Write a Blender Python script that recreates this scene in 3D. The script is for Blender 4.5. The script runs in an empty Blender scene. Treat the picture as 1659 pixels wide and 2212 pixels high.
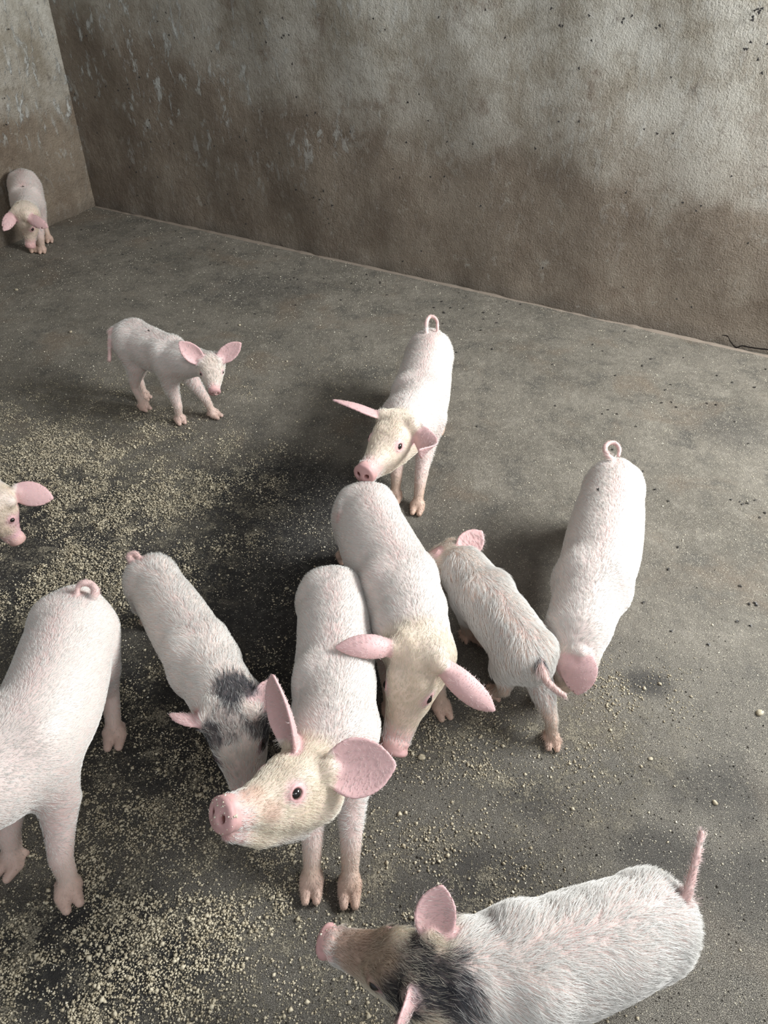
import bpy, math, random
import numpy as np

S = bpy.context.scene
random.seed(7)
rng = np.random.default_rng(11)

# ------------------------------------------------------------------ camera, light, exposure
FPX, CX, CY, H = 1545.0, 829.5, 1106.0, 1.45
_vy = 1730.0
_t = (_vy + CY - 445) / 445
DN = np.array([205 + 102 * _t - CX, _vy, FPX]); DN /= np.linalg.norm(DN)
UP = -DN
_f = np.array([0, 0, 1.0]); YW = _f - (_f @ UP) * UP; YW /= np.linalg.norm(YW)
XW = np.cross(YW, UP)
RM = np.array([XW, YW, UP])                       # camera (x right, y down, z forward) -> world
CAM = np.array([0, 0, H])


def at(px, py, z=0.0):
    """the point of the pen at height z that the photograph shows at this pixel"""
    r = RM @ np.array([px - CX, py - CY, FPX])
    return CAM + r * (z - H) / r[2]


def on_wall(px, py, p0, n):
    r = RM @ np.array([px - CX, py - CY, FPX])
    return CAM + r * (((p0 - CAM) @ n) / (r @ n))


from mathutils import Matrix, Vector
cam = bpy.data.cameras.new('camera'); co = bpy.data.objects.new('camera', cam)
S.collection.objects.link(co); S.camera = co
cx_, cy_, cz_ = RM @ [1, 0, 0], RM @ [0, -1, 0], RM @ [0, 0, -1]
M = Matrix(((cx_[0], cy_[0], cz_[0], 0), (cx_[1], cy_[1], cz_[1], 0), (cx_[2], cy_[2], cz_[2], H), (0, 0, 0, 1)))
co.matrix_world = M
cam.sensor_fit = 'VERTICAL'; cam.sensor_height = 24.0; cam.lens = FPX / 2212 * 24.0
cam.clip_start = 0.02; cam.clip_end = 50

w = bpy.data.worlds.new('overcast_sky'); S.world = w; w.use_nodes = True
bg = w.node_tree.nodes['Background']; bg.inputs[0].default_value = (0.90, 0.94, 1.0, 1); bg.inputs[1].default_value = 0.26


def area(name, loc, target, sx, sy, power, col=(1, 1, 1)):
    l = bpy.data.lights.new(name, 'AREA'); l.shape = 'RECTANGLE'; l.size = sx; l.size_y = sy; l.energy = power; l.color = col
    o = bpy.data.objects.new(name, l); S.collection.objects.link(o)
    o.location = loc
    o.rotation_euler = (Vector(target) - Vector(loc)).to_track_quat('-Z', 'Y').to_euler()
    return o


area('daylight_opening', (2.55, 1.65, 2.0), (-0.4, 1.45, 0.2), 1.7, 0.75, 152, (0.985, 0.995, 1.0))   # open side of the pen, above its wall
area('front_fill', (0.9, -1.3, 2.7), (0.0, 1.2, 0.2), 1.6, 1.0, 27, (0.98, 0.99, 1.0))  # unseen front fill that lifts the flanks facing the camera

S.view_settings.view_transform = 'Standard'; S.view_settings.look = 'None'
S.view_settings.gamma = 1.0; S.view_settings.use_curve_mapping = False
S.view_settings.exposure = 0.40
try:
    S.cycles.max_bounces = 5; S.cycles.diffuse_bounces = 3; S.cycles.glossy_bounces = 2; S.cycles.adaptive_threshold = 0.02
except Exception:
    pass
if hasattr(S, 'cycles_curves'):
    S.cycles_curves.shape = 'RIBBONS'

C = S.collection


# ------------------------------------------------------------------ node helpers
def mat(name):
    m = bpy.data.materials.new(name); m.use_nodes = True
    nt = m.node_tree
    return m, nt, nt.nodes['Principled BSDF']


class G:
    """small node-graph writer"""
    def __init__(s, nt): s.nt = nt; s.L = nt.links

    def n(s, t, **k):
        o = s.nt.nodes.new(t)
        for a, b in k.items(): setattr(o, a, b)
        return o

    def put(s, sock, v):
        if hasattr(v, 'links') or isinstance(v, bpy.types.NodeSocket): s.L.new(v, sock)
        else: sock.default_value = v

    def pos(s):
        return s.n('ShaderNodeNewGeometry').outputs['Position']

    def xyz(s, v):
        o = s.n('ShaderNodeSeparateXYZ'); s.put(o.inputs[0], v); return o.outputs

    def noise(s, v, scale, detail=4, rough=0.55, dist=0.0):
        o = s.n('ShaderNodeTexNoise'); s.put(o.inputs['Vector'], v)
        o.inputs['Scale'].default_value = scale; o.inputs['Detail'].default_value = detail
        o.inputs['Roughness'].default_value = rough; o.inputs['Distortion'].default_value = dist
        return o.outputs['Fac']

    def voro(s, v, scale, feature='F1'):
        o = s.n('ShaderNodeTexVoronoi', feature=feature); s.put(o.inputs['Vector'], v); o.inputs['Scale'].default_value = scale
        return o.outputs

    def scale(s, v, vec):
        o = s.n('ShaderNodeMapping'); s.put(o.inputs[0], v); o.inputs['Scale'].default_value = vec; return o.outputs[0]

    def m(s, op, a, b=0.0, c=0.0, clamp=False):
        o = s.n('ShaderNodeMath', operation=op, use_clamp=clamp); s.put(o.inputs[0], a); s.put(o.inputs[1], b); s.put(o.inputs[2], c)
        return o.outputs[0]

    def ramp(s, v, a, b, lo=0.0, hi=1.0):
        o = s.n('ShaderNodeMapRange', interpolation_type='SMOOTHSTEP')
        s.put(o.inputs[0], v); s.put(o.inputs[1], a); s.put(o.inputs[2], b); s.put(o.inputs[3], lo); s.put(o.inputs[4], hi)
        return o.outputs[0]

    def mix(s, f, a, b, mode='MIX'):
        o = s.n('ShaderNodeMix', data_type='RGBA', blend_type=mode, clamp_factor=True)
        s.put(o.inputs[0], f)
        for i, v in ((6, a), (7, b)):
            if isinstance(v, tuple): v = (*v[:3], 1)
            s.put(o.inputs[i], v)
        return o.outputs[2]

    def bump(s, h, strength, dist, nrm=None):
        o = s.n('ShaderNodeBump'); o.inputs['Strength'].default_value = strength; o.inputs['Distance'].default_value = dist
        s.put(o.inputs['Height'], h)
        if nrm is not None: s.put(o.inputs['Normal'], nrm)
        return o.outputs[0]


def blob(g, P, c, rx, ry, d, soft=0.5):
    """soft-edged elliptical region of the floor, its edge broken up by the noise d"""
    x = g.m('DIVIDE', g.m('SUBTRACT', P[0], float(c[0])), rx)
    y = g.m('DIVIDE', g.m('SUBTRACT', P[1], float(c[1])), ry)
    r = g.m('SQRT', g.m('ADD', g.m('MULTIPLY', x, x), g.m('MULTIPLY', y, y)))
    r = g.m('ADD', r, g.m('MULTIPLY', g.m('SUBTRACT', d, 0.5), 1.1))
    return g.ramp(r, 1 - soft, 1 + soft, 1.0, 0.0)


# ------------------------------------------------------------------ the pen
CORNER = at(205, 443); RIGHT = at(1659, 767); LEFT = at(0, 536)
db = (RIGHT - CORNER); db /= np.linalg.norm(db)
dl = (LEFT - CORNER); dl /= np.linalg.norm(dl)
nb = np.array([db[1], -db[0], 0]); nb = nb if nb @ (CAM - CORNER) > 0 else -nb
nl = np.array([dl[1], -dl[0], 0]); nl = nl if nl @ (CAM - CORNER) > 0 else -nl
nl = nl / np.linalg.norm(nl)


def tag(o, label=None, cat=None, group=None, kind=None):
    for k, v in (('label', label), ('category', cat), ('group', group), ('kind', kind)):
        if v: o[k] = v
    return o


def mesh_obj(name, V, Fc, m, parent=None, smooth=False):
    me = bpy.data.meshes.new(name); me.from_pydata([tuple(map(float, v)) for v in V], [], [tuple(map(int, f)) for f in Fc])
    me.update()
    if smooth: me.polygons.foreach_set('use_smooth', [True] * len(me.polygons))
    me.materials.append(m)
    o = bpy.data.objects.new(name, me); C.objects.link(o)
    if parent: o.parent = parent
    return o


def wall_material(name, line, rise, x0, bright):
    """lime-washed render, soaked brown below a ragged tide line that climbs towards the corner"""
    m, nt, b = mat(name); g = G(nt); p = g.pos(); P = g.xyz(p)
    big = g.noise(p, 2.1, 5, 0.6); mid = g.noise(g.scale(p, (1, 1, 0.6)), 8, 7, 0.62, 0.25); fine = g.noise(p, 75, 4, 0.65)
    cloud = g.noise(p, 4.6, 6, 0.68); flake = g.noise(g.scale(p, (1, 1, 0.45)), 26, 7, 0.68, 0.3); grain = g.noise(p, 330, 3, 0.6)
    climb = g.m('MULTIPLY', g.ramp(P[0], x0, x0 - 1.9), rise)
    hh = g.m('SUBTRACT', P[2], climb)
    hh = g.m('ADD', hh, g.m('MULTIPLY', g.m('SUBTRACT', big, 0.5), 0.40))
    hh = g.m('ADD', hh, g.m('MULTIPLY', g.m('SUBTRACT', mid, 0.5), 0.22))
    dirt = g.m('ADD', g.m('MULTIPLY', g.ramp(hh, line - 0.05, line + 0.09, 1.0, 0.0), 0.50), g.m('MULTIPLY', g.ramp(hh, line, line + 0.55, 1.0, 0.0), 0.50))
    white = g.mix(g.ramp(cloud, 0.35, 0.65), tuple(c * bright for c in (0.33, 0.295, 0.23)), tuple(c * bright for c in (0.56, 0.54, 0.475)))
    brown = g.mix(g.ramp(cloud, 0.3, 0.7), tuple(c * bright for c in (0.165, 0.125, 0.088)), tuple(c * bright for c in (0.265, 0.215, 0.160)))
    brown = g.mix(g.ramp(mid, 0.45, 0.75, 0, 0.7), brown, (0.31, 0.265, 0.205))
    col = g.mix(dirt, white, brown)
    # flakes of white wash still clinging, thicker towards the corner
    fl = g.ramp(flake, 0.54, 0.62)
    side = g.ramp(P[0], 0.3, -1.2, 0.22, 0.95)
    zone = g.ramp(g.noise(p, 3.1, 4, 0.6), 0.40, 0.54)
    fl = g.m('MULTIPLY', g.m('MULTIPLY', fl, side), g.m('MULTIPLY', zone, g.ramp(P[2], 0.10, 0.65, 0.12, 1.0)))
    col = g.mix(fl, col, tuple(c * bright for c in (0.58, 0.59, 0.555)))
    spots = g.noise(p, 5.2, 6, 0.7)
    col = g.mix(g.ramp(spots, 0.56, 0.72, 0, 0.7), col, (0.19, 0.14, 0.098))
    pale = g.noise(p, 6.3, 6, 0.7)
    col = g.mix(g.ramp(pale, 0.60, 0.70, 0, 0.5), col, (0.42, 0.40, 0.34))
    col = g.mix(g.ramp(grain, 0.55, 0.75, 0, 0.35), col, (0.50, 0.48, 0.43))
    col = g.mix(g.ramp(grain, 0.42, 0.28, 0, 0.30), col, (0.10, 0.085, 0.065))
    sc = g.noise(p, 17, 5, 0.75, 0.2)
    col = g.mix(g.ramp(sc, 0.58, 0.70, 0, 0.45), col, (0.13, 0.10, 0.075))
    col = g.mix(g.ramp(sc, 0.40, 0.30, 0, 0.40), col, tuple(c * bright for c in (0.50, 0.48, 0.42)))
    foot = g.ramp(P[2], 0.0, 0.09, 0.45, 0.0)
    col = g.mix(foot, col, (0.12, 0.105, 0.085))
    g.put(b.inputs['Base Color'], col)
    b.inputs['Roughness'].default_value = 0.62
    b.inputs['Specular IOR Level'].default_value = 0.45
    rough = g.ramp(P[0], 0.2, -0.6, 0.55, 1.3)                                       # coarser render near the corner
    h1 = g.noise(g.scale(p, (1, 1, 0.75)), 34, 6, 0.70, 0.15)
    hgt = g.m('ADD', g.m('MULTIPLY', g.m('MULTIPLY', h1, 1.0), rough), g.m('ADD', g.m('MULTIPLY', g.noise(p, 150, 4, 0.65), 0.50), g.m('MULTIPLY', fl, 0.30)))
    hgt = g.m('ADD', hgt, g.m('MULTIPLY', grain, 0.07))
    n0 = g.bump(mid, 0.5, 0.02)
    g.put(b.inputs['Normal'], g.bump(hgt, 1.0, 0.022, n0))
    return m


def wall(name, a, d, n, length, height, m, wob):
    nu, nv = 160, 60
    u = np.linspace(-0.0, length, nu); v = np.linspace(-0.02, height, nv)
    V = []
    for j in v:
        for i in u:
            k = 0.006 * math.sin(i * 5.1 + wob) + 0.004 * math.sin(i * 13.7 + j * 4) + 0.004 * math.sin(j * 9 + i * 3)
            k += 0.010 * math.exp(-(j / 0.03) ** 2) * (1 + math.sin(i * 31 + wob) * 0.6)     # plaster toe at the floor
            V.append(a + d * i + n * k + np.array([0, 0, j]))
    F = [(j * nu + i, j * nu + i + 1, (j + 1) * nu + i + 1, (j + 1) * nu + i) for j in range(nv - 1) for i in range(nu - 1)]
    base = len(V)
    for j in (v[0], v[-1]):                                            # back of the wall, 12 cm thick
        for i in (u[0], u[-1]): V.append(a + d * i - n * 0.12 + np.array([0, 0, j]))
    e = [0, nu - 1, (nv - 1) * nu, nv * nu - 1]
    F += [(base, base + 1, base + 3, base + 2), (e[0], base, base + 2, e[2]), (e[1], e[3], base + 3, base + 1), (e[2], base + 2, base + 3, e[3])]
    o = mesh_obj(name, V, F, m, smooth=False)
    me = o.data; me.polygons.foreach_set('use_smooth', [True] * ((nv - 1) * (nu - 1)) + [False] * 4)
    return tag(o, kind='structure')


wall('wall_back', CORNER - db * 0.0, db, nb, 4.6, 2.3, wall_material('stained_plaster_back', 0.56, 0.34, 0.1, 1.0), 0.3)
wall('wall_left', CORNER + dl * 0.0, dl, nl, 3.2, 2.3, wall_material('stained_plaster_left', 0.50, 0.0, 0.1, 1.5), 2.0)  # plaster colours raised to stand in for stronger light on this wall

# floor: worn concrete, wet and black where the pigs feed, with their shade painted in
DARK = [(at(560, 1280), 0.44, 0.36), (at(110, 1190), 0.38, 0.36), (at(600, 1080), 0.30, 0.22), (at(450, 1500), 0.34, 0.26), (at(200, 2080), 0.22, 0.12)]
STAINS = [(at(1395, 1475), .055, .75), (at(980, 1970), .13, .6), (at(1080, 1900), .10, .5), (at(1150, 1720), .07, .5), (at(1420, 1830), .08, .55), (at(1540, 1700), .10, .5), (at(1590, 930), .16, .4), (at(560, 620), .22, .35), (at(1290, 1990), .10, .5), (at(1620, 1900), .12, .5)]
MEALZ = [(at(150, 1080), .50, .36), (at(380, 1080), .30, .26), (at(240, 1240), .30, .16), (at(60, 1350), .2, .2), (at(300, 1650), .30, .30), (at(220, 2020), .45, .24), (at(430, 2050), .34, .22), (at(60, 1900), .3, .3), (at(780, 1950), .40, .20), (at(1150, 1600), .30, .16), (at(100, 900), .4, .2)]
m, nt, b = mat('worn_concrete'); g = G(nt); p = g.pos(); P = g.xyz(p)
n1 = g.noise(p, 2.4, 6, 0.62); n2 = g.noise(p, 8, 7, 0.68, 0.2); n3 = g.noise(p, 40, 6, 0.72); n4 = g.noise(p, 230, 4, 0.65); n5 = g.noise(p, 620, 2, 0.6)
col = g.mix(g.ramp(n1, 0.3, 0.7), (0.135, 0.122, 0.098), (0.200, 0.181, 0.147))
col = g.mix(g.ramp(n2, 0.50, 0.70, 0, 0.6), col, (0.275, 0.252, 0.208))
col = g.mix(g.ramp(n2, 0.50, 0.34, 0, 0.75), col, (0.090, 0.084, 0.072))
col = g.mix(g.ramp(n3, 0.50, 0.75, 0, 0.6), col, (0.32, 0.30, 0.25))
col = g.mix(g.ramp(n3, 0.48, 0.28, 0, 0.5), col, (0.085, 0.080, 0.070))
rust = g.noise(p, 3.3, 5, 0.6, 0.5)
col = g.mix(g.ramp(rust, 0.52, 0.70, 0, 0.55), col, (0.185, 0.140, 0.098))
col = g.mix(g.ramp(n4, 0.52, 0.72, 0, 0.55), col, (0.36, 0.34, 0.29))
col = g.mix(g.ramp(n4, 0.46, 0.30, 0, 0.6), col, (0.070, 0.065, 0.057))
near = blob(g, P, at(900, 1950), 1.2, 0.85, n1, 0.45)
col = g.mix(g.m('MULTIPLY', near, g.ramp(n5, 0.50, 0.60, 0, 0.85)), col, (0.47, 0.44, 0.375))
col = g.mix(g.m('MULTIPLY', near, g.ramp(n5, 0.48, 0.38, 0, 0.9)), col, (0.045, 0.042, 0.038))
wet = None  # wet floor plus the shade between the pigs, both put into the colour
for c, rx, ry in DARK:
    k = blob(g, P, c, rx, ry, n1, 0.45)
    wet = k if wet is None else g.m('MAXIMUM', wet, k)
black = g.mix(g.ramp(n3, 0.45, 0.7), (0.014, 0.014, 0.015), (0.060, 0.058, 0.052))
for c_, r_, k_ in STAINS:
    col = g.mix(g.m('MULTIPLY', blob(g, P, c_, r_, r_ * 0.7, n2, 0.6), k_), col, (0.045, 0.044, 0.044))
damp = blob(g, P, at(300, 1500), 1.0, 1.0, n1, 0.5)
col = g.mix(g.m('MULTIPLY', damp, 0.45), col, (0.060, 0.055, 0.048))
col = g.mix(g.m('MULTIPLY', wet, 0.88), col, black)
meal = None
for c, rx, ry in MEALZ:
    k = blob(g, P, c, rx, ry, n1, 0.5)
    meal = k if meal is None else g.m('MAXIMUM', meal, k)
m1 = g.noise(p, 14, 5, 0.7, 0.3); m2 = g.noise(p, 330, 3, 0.7); m3 = g.noise(p, 120, 4, 0.7)
thr = g.m('ADD', g.m('MULTIPLY', m1, 0.9), g.m('ADD', g.m('MULTIPLY', m2, 0.5), g.m('MULTIPLY', m3, 0.6)))
mm = g.m('MULTIPLY', meal, g.ramp(thr, 1.00, 1.12))
col = g.mix(g.m('MULTIPLY', mm, 0.85), col, g.mix(g.ramp(m2, 0.35, 0.65), (0.21, 0.185, 0.135), (0.52, 0.47, 0.355)))
dust = g.voro(p, 250); dd = g.ramp(dust[0], 0.34, 0.22); keep = g.ramp(g.xyz(dust[1])[0], 0.72, 0.76)
col = g.mix(g.m('MULTIPLY', dd, keep), col, (0.50, 0.46, 0.36))                # meal trodden into the concrete
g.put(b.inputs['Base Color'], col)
g.put(b.inputs['Roughness'], g.m('SUBTRACT', 0.8, g.m('MULTIPLY', wet, g.ramp(n2, 0.35, 0.65, 0.0, 0.30))))
b.inputs['Specular IOR Level'].default_value = 0.3
hgt = g.m('ADD', g.m('MULTIPLY', n3, 1.0), g.m('ADD', g.m('MULTIPLY', n4, 0.6), g.m('MULTIPLY', n2, 1.0)))
hgt = g.m('ADD', hgt, g.m('MULTIPLY', g.m('MULTIPLY', n5, near), 0.6))
hgt = g.m('ADD', hgt, g.m('MULTIPLY', mm, g.m('ADD', 0.15, m2)))
g.put(b.inputs['Normal'], g.bump(hgt, 1.0, 0.007))
A = CORNER - dl * 0.0
fl = [CORNER - nb * 0.1 - nl * 0.1, CORNER + db * 5.2 - nb * 0.1, CORNER + db * 5.2 + dl * 6.0, CORNER + dl * 6.0 - nl * 0.1]
# widen so that it runs under the camera and beyond the frame
Vf = [f + np.array([0, 0, z]) for z in (0, -0.1) for f in fl]
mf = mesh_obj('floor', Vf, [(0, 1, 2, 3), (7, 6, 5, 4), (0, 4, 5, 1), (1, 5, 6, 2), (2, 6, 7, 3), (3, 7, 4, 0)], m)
tag(mf, kind='structure')
if mf.data.polygons[0].normal.z < 0:
    mf.data.flip_normals()


# ------------------------------------------------------------------ numeric helpers
def vnoise(p, scale, seed=0):
    q = np.asarray(p, float) * scale + seed * 17.31
    i = np.floor(q).astype(np.int64); f = q - i; f = f * f * (3 - 2 * f)
    def h(a, b, c):
        n = (a * 374761393 + b * 668265263 + c * 2147483647 + seed * 1013) & 0xFFFFFFFF
        n = ((n ^ (n >> 13)) * 1274126177) & 0xFFFFFFFF
        return ((n ^ (n >> 16)) & 0xFFFF) / 65535.0
    r = 0
    for dx in (0, 1):
        for dy in (0, 1):
            for dz in (0, 1):
                ww = (f[..., 0] if dx else 1 - f[..., 0]) * (f[..., 1] if dy else 1 - f[..., 1]) * (f[..., 2] if dz else 1 - f[..., 2])
                r = r + ww * h(i[..., 0] + dx, i[..., 1] + dy, i[..., 2] + dz)
    return r


def fbm(p, scale, seed=0, o=3):
    r = 0; a = 0.5; t = 0
    for k in range(o): r = r + a * vnoise(p, scale * 2 ** k, seed + k); t += a; a *= 0.5
    return r / t


def nrm(v):
    v = np.asarray(v, float); return v / max(np.linalg.norm(v), 1e-9)


def sstep(x, a, b):
    t = np.clip((x - a) / (b - a), 0, 1); return t * t * (3 - 2 * t)


def catmull(K, sub):
    K = np.asarray(K, float); out = []
    E = np.vstack([2 * K[0] - K[1], K, 2 * K[-1] - K[-2]])
    for i in range(len(K) - 1):
        p0, p1, p2, p3 = E[i:i + 4]
        for t in np.linspace(0, 1, sub, endpoint=False):
            out.append(0.5 * ((2 * p1) + (-p0 + p2) * t + (2 * p0 - 5 * p1 + 4 * p2 - p3) * t * t + (-p0 + 3 * p1 - 3 * p2 + p3) * t ** 3))
    out.append(K[-1]); return np.array(out)


class Field:
    """signed distance grid into which rounded limbs are blended; read out as ONE closed skin"""
    def __init__(s, lo, hi, h):
        s.h = h; s.lo = np.asarray(lo, float); s.n = np.ceil((np.asarray(hi) - lo) / h).astype(int) + 1
        s.d = np.full(tuple(s.n), 0.2, np.float32)

    def win(s, lo, hi, pad):
        a = np.maximum(np.floor((np.asarray(lo) - pad - s.lo) / s.h).astype(int), 0)
        b_ = np.minimum(np.ceil((np.asarray(hi) + pad - s.lo) / s.h).astype(int) + 1, s.n)
        if np.any(b_ <= a): return None
        sl = tuple(slice(i, j) for i, j in zip(a, b_))
        ax = [(s.lo[k] + s.h * np.arange(a[k], b_[k])).astype(np.float32) for k in range(3)]
        return sl, (ax[0][:, None, None], ax[1][None, :, None], ax[2][None, None, :])

    def blend(s, sl, d, k, sub=False):
        c = s.d[sl]
        if sub:
            d = -d; hh = np.maximum(k - np.abs(c - d), 0) / max(k, 1e-6); s.d[sl] = np.maximum(c, d) + hh * hh * k * 0.25
        else:
            hh = np.maximum(k - np.abs(c - d), 0) / max(k, 1e-6); s.d[sl] = np.minimum(c, d) - hh * hh * k * 0.25

    def chain(s, pts, k=0.02, sub=False):
        """pts rows x,y,z,r: rounded cones joined end to end, blended as one shape"""
        pts = np.asarray(pts, float); r = pts[:, 3].max()
        wn = s.win(pts[:, :3].min(0), pts[:, :3].max(0), r + k + 0.012)
        if wn is None: return
        sl, (X, Y, Z) = wn
        best = np.full(s.d[sl].shape, 0.3, np.float32)
        a0 = [sl[i].start for i in range(3)]
        for a, b_ in zip(pts[:-1], pts[1:]):
            w2 = s.win(np.minimum(a[:3], b_[:3]), np.maximum(a[:3], b_[:3]), max(a[3], b_[3]) + k + 0.012)
            if w2 is None: continue
            s2, (x, y, z) = w2
            ab = b_[:3] - a[:3]; L2 = max(ab @ ab, 1e-9)
            t = np.clip(((x - a[0]) * ab[0] + (y - a[1]) * ab[1] + (z - a[2]) * ab[2]) / L2, 0, 1)
            d = np.sqrt((x - a[0] - t * ab[0]) ** 2 + (y - a[1] - t * ab[1]) ** 2 + (z - a[2] - t * ab[2]) ** 2) - (a[3] + t * (b_[3] - a[3]))
            s3 = tuple(slice(s2[i].start - a0[i], s2[i].stop - a0[i]) for i in range(3))
            best[s3] = np.minimum(best[s3], d)
        s.blend(sl, best, k, sub)

    def ellipsoid(s, c, ax, rad, k=0.02, sub=False):
        c = np.asarray(c, float); R_ = max(rad)
        wn = s.win(c, c, R_ + k + 0.012)
        if wn is None: return
        sl, (X, Y, Z) = wn
        q = [((X - c[0]) * a[0] + (Y - c[1]) * a[1] + (Z - c[2]) * a[2]) for a in ax]
        k0 = np.sqrt(sum((q[i] / rad[i]) ** 2 for i in range(3))); k1 = np.sqrt(sum((q[i] / rad[i] ** 2) ** 2 for i in range(3)))
        s.blend(sl, k0 * (k0 - 1) / np.maximum(k1, 1e-6), k, sub)

    def torus(s, c, n, R_, r, k=0.004):
        wn = s.win(c, c, R_ + r + k + 0.008)
        if wn is None: return
        sl, (X, Y, Z) = wn
        hgt = (X - c[0]) * n[0] + (Y - c[1]) * n[1] + (Z - c[2]) * n[2]
        d2 = (X - c[0]) ** 2 + (Y - c[1]) ** 2 + (Z - c[2]) ** 2
        s.blend(sl, np.sqrt((np.sqrt(np.maximum(d2 - hgt ** 2, 0)) - R_) ** 2 + hgt ** 2) - r, k)

    def sheet(s, V, T, th, k):
        """a thin curved sheet (an ear) of triangles, thickness 2*th per vertex"""
        V = np.asarray(V, float)
        wn = s.win(V.min(0), V.max(0), th.max() + k + 0.01)
        if wn is None: return
        sl, _ = wn; a0 = [sl[i].start for i in range(3)]
        best = np.full(s.d[sl].shape, 0.3, np.float32)
        for t in T:
            a, b_, c = V[list(t)]; r = float(th[list(t)].mean())
            w2 = s.win(np.minimum(np.minimum(a, b_), c), np.maximum(np.maximum(a, b_), c), r + k + 0.008)
            if w2 is None: continue
            s2, (x, y, z) = w2
            Pm = np.stack(np.broadcast_arrays(x, y, z), -1)
            ba, cb, ac = b_ - a, c - b_, a - c; n = np.cross(ba, ac)
            if n @ n < 1e-14: continue
            pa, pb, pc = Pm - a, Pm - b_, Pm - c
            ins = (np.sign(pa @ np.cross(ba, n)) + np.sign(pb @ np.cross(cb, n)) + np.sign(pc @ np.cross(ac, n))) < 2
            def seg(q, e):
                tt = np.clip((q @ e) / (e @ e), 0, 1); v = q - tt[..., None] * e; return (v * v).sum(-1)
            de = np.minimum(np.minimum(seg(pa, ba), seg(pb, cb)), seg(pc, ac))
            dp = (pa @ n) ** 2 / (n @ n)
            d = np.sqrt(np.where(ins, de, dp)) - r
            s3 = tuple(slice(s2[i].start - a0[i], s2[i].stop - a0[i]) for i in range(3))
            best[s3] = np.minimum(best[s3], d)
        s.blend(sl, best, k)

    def skin(s):
        d = s.d; ins = d < 0; nx, ny, nz = d.shape
        cell = np.zeros((nx - 1, ny - 1, nz - 1), np.int8)
        for i in (0, 1):
            for j in (0, 1):
                for k in (0, 1): cell += ins[i:nx - 1 + i, j:ny - 1 + j, k:nz - 1 + k]
        I, J, K = np.nonzero((cell > 0) & (cell < 8))
        idx = np.full(cell.shape, -1, np.int64); idx[I, J, K] = np.arange(len(I))
        acc = np.zeros((len(I), 3)); cnt = np.zeros(len(I))
        for axis in range(3):
            o = [k for k in range(3) if k != axis]
            for u in (0, 1):
                for v in (0, 1):
                    a = np.zeros(3, int); a[o[0]] = u; a[o[1]] = v; b_ = a.copy(); b_[axis] = 1
                    da = d[I + a[0], J + a[1], K + a[2]]; dbb = d[I + b_[0], J + b_[1], K + b_[2]]
                    m_ = (da < 0) != (dbb < 0); t = np.where(m_, da / np.where(m_, da - dbb, 1), 0)
                    q = np.tile(a.astype(float), (len(I), 1)); q[:, axis] = t
                    acc += q * m_[:, None]; cnt += m_
        V = s.lo + s.h * (np.stack([I, J, K], 1) + acc / cnt[:, None])
        Q = []
        for axis in range(3):
            o = [(axis + 1) % 3, (axis + 2) % 3]
            sa = [slice(1, -1)] * 3; sb = [slice(1, -1)] * 3
            sa[axis] = slice(0, d.shape[axis] - 1); sb[axis] = slice(1, d.shape[axis])
            A_, B_ = ins[tuple(sa)], ins[tuple(sb)]
            e = np.nonzero(A_ != B_); ii = [e[k] + (0 if k == axis else 1) for k in range(3)]
            def cidx(du, dv):
                c_ = [x.copy() for x in ii]; c_[o[0]] = c_[o[0]] - du; c_[o[1]] = c_[o[1]] - dv
                return idx[c_[0], c_[1], c_[2]]
            q = np.stack([cidx(1, 1), cidx(0, 1), cidx(0, 0), cidx(1, 0)], 1)
            f = A_[e]; q[~f] = q[~f][:, ::-1]; Q.append(q)
        Q = np.vstack(Q); Q = Q[(Q >= 0).all(1)]
        return V, Q


def relax(V, Q, it=2, lam=0.5):
    E = np.vstack([Q[:, [0, 1]], Q[:, [1, 2]], Q[:, [2, 3]], Q[:, [3, 0]]])
    cnt = np.bincount(E.ravel(), minlength=len(V))[:, None]
    for _ in range(it):
        for l in (lam, -lam * 0.94):
            s_ = np.stack([np.bincount(E[:, 0], V[E[:, 1], k], len(V)) + np.bincount(E[:, 1], V[E[:, 0], k], len(V)) for k in range(3)], 1)
            V = V + l * (s_ / np.maximum(cnt, 1) - V)
    return V


# ------------------------------------------------------------------ pig materials
def skin_material():
    m, nt, b = mat('pig_skin'); g = G(nt)
    a = g.n('ShaderNodeAttribute', attribute_name='Col')
    p = g.n('ShaderNodeTexCoord').outputs['Object']
    n = g.noise(p, 90, 4, 0.6); n2 = g.noise(p, 700, 3, 0.6)
    g.put(b.inputs['Base Color'], g.mix(g.ramp(n, 0.35, 0.7, 0, 0.10), a.outputs['Color'], (0.62, 0.42, 0.38)))
    b.inputs['Roughness'].default_value = 0.52; b.inputs['Specular IOR Level'].default_value = 0.35
    b.inputs['Subsurface Weight'].default_value = 0.12; b.inputs['Subsurface Radius'].default_value = (1.0, 0.35, 0.2); b.inputs['Subsurface Scale'].default_value = 0.006
    g.put(b.inputs['Normal'], g.bump(g.m('ADD', n, g.m('MULTIPLY', n2, 0.3)), 0.35, 0.002))
    return m


def hair_material():
    m, nt, b = mat('pig_bristle'); g = G(nt)
    a = g.n('ShaderNodeAttribute', attribute_name='Col')
    g.put(b.inputs['Base Color'], a.outputs['Color'])
    b.inputs['Roughness'].default_value = 0.45; b.inputs['Specular IOR Level'].default_value = 0.5
    return m


def plain(name, col, rough=0.6, spec=0.4):
    m, nt, b = mat(name); g = G(nt); p = g.n('ShaderNodeTexCoord').outputs['Object']
    g.put(b.inputs['Base Color'], g.mix(g.noise(p, 300, 3), tuple(c * 0.75 for c in col), tuple(min(1, c * 1.2) for c in col)))
    b.inputs['Roughness'].default_value = rough; b.inputs['Specular IOR Level'].default_value = spec
    return m


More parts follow.
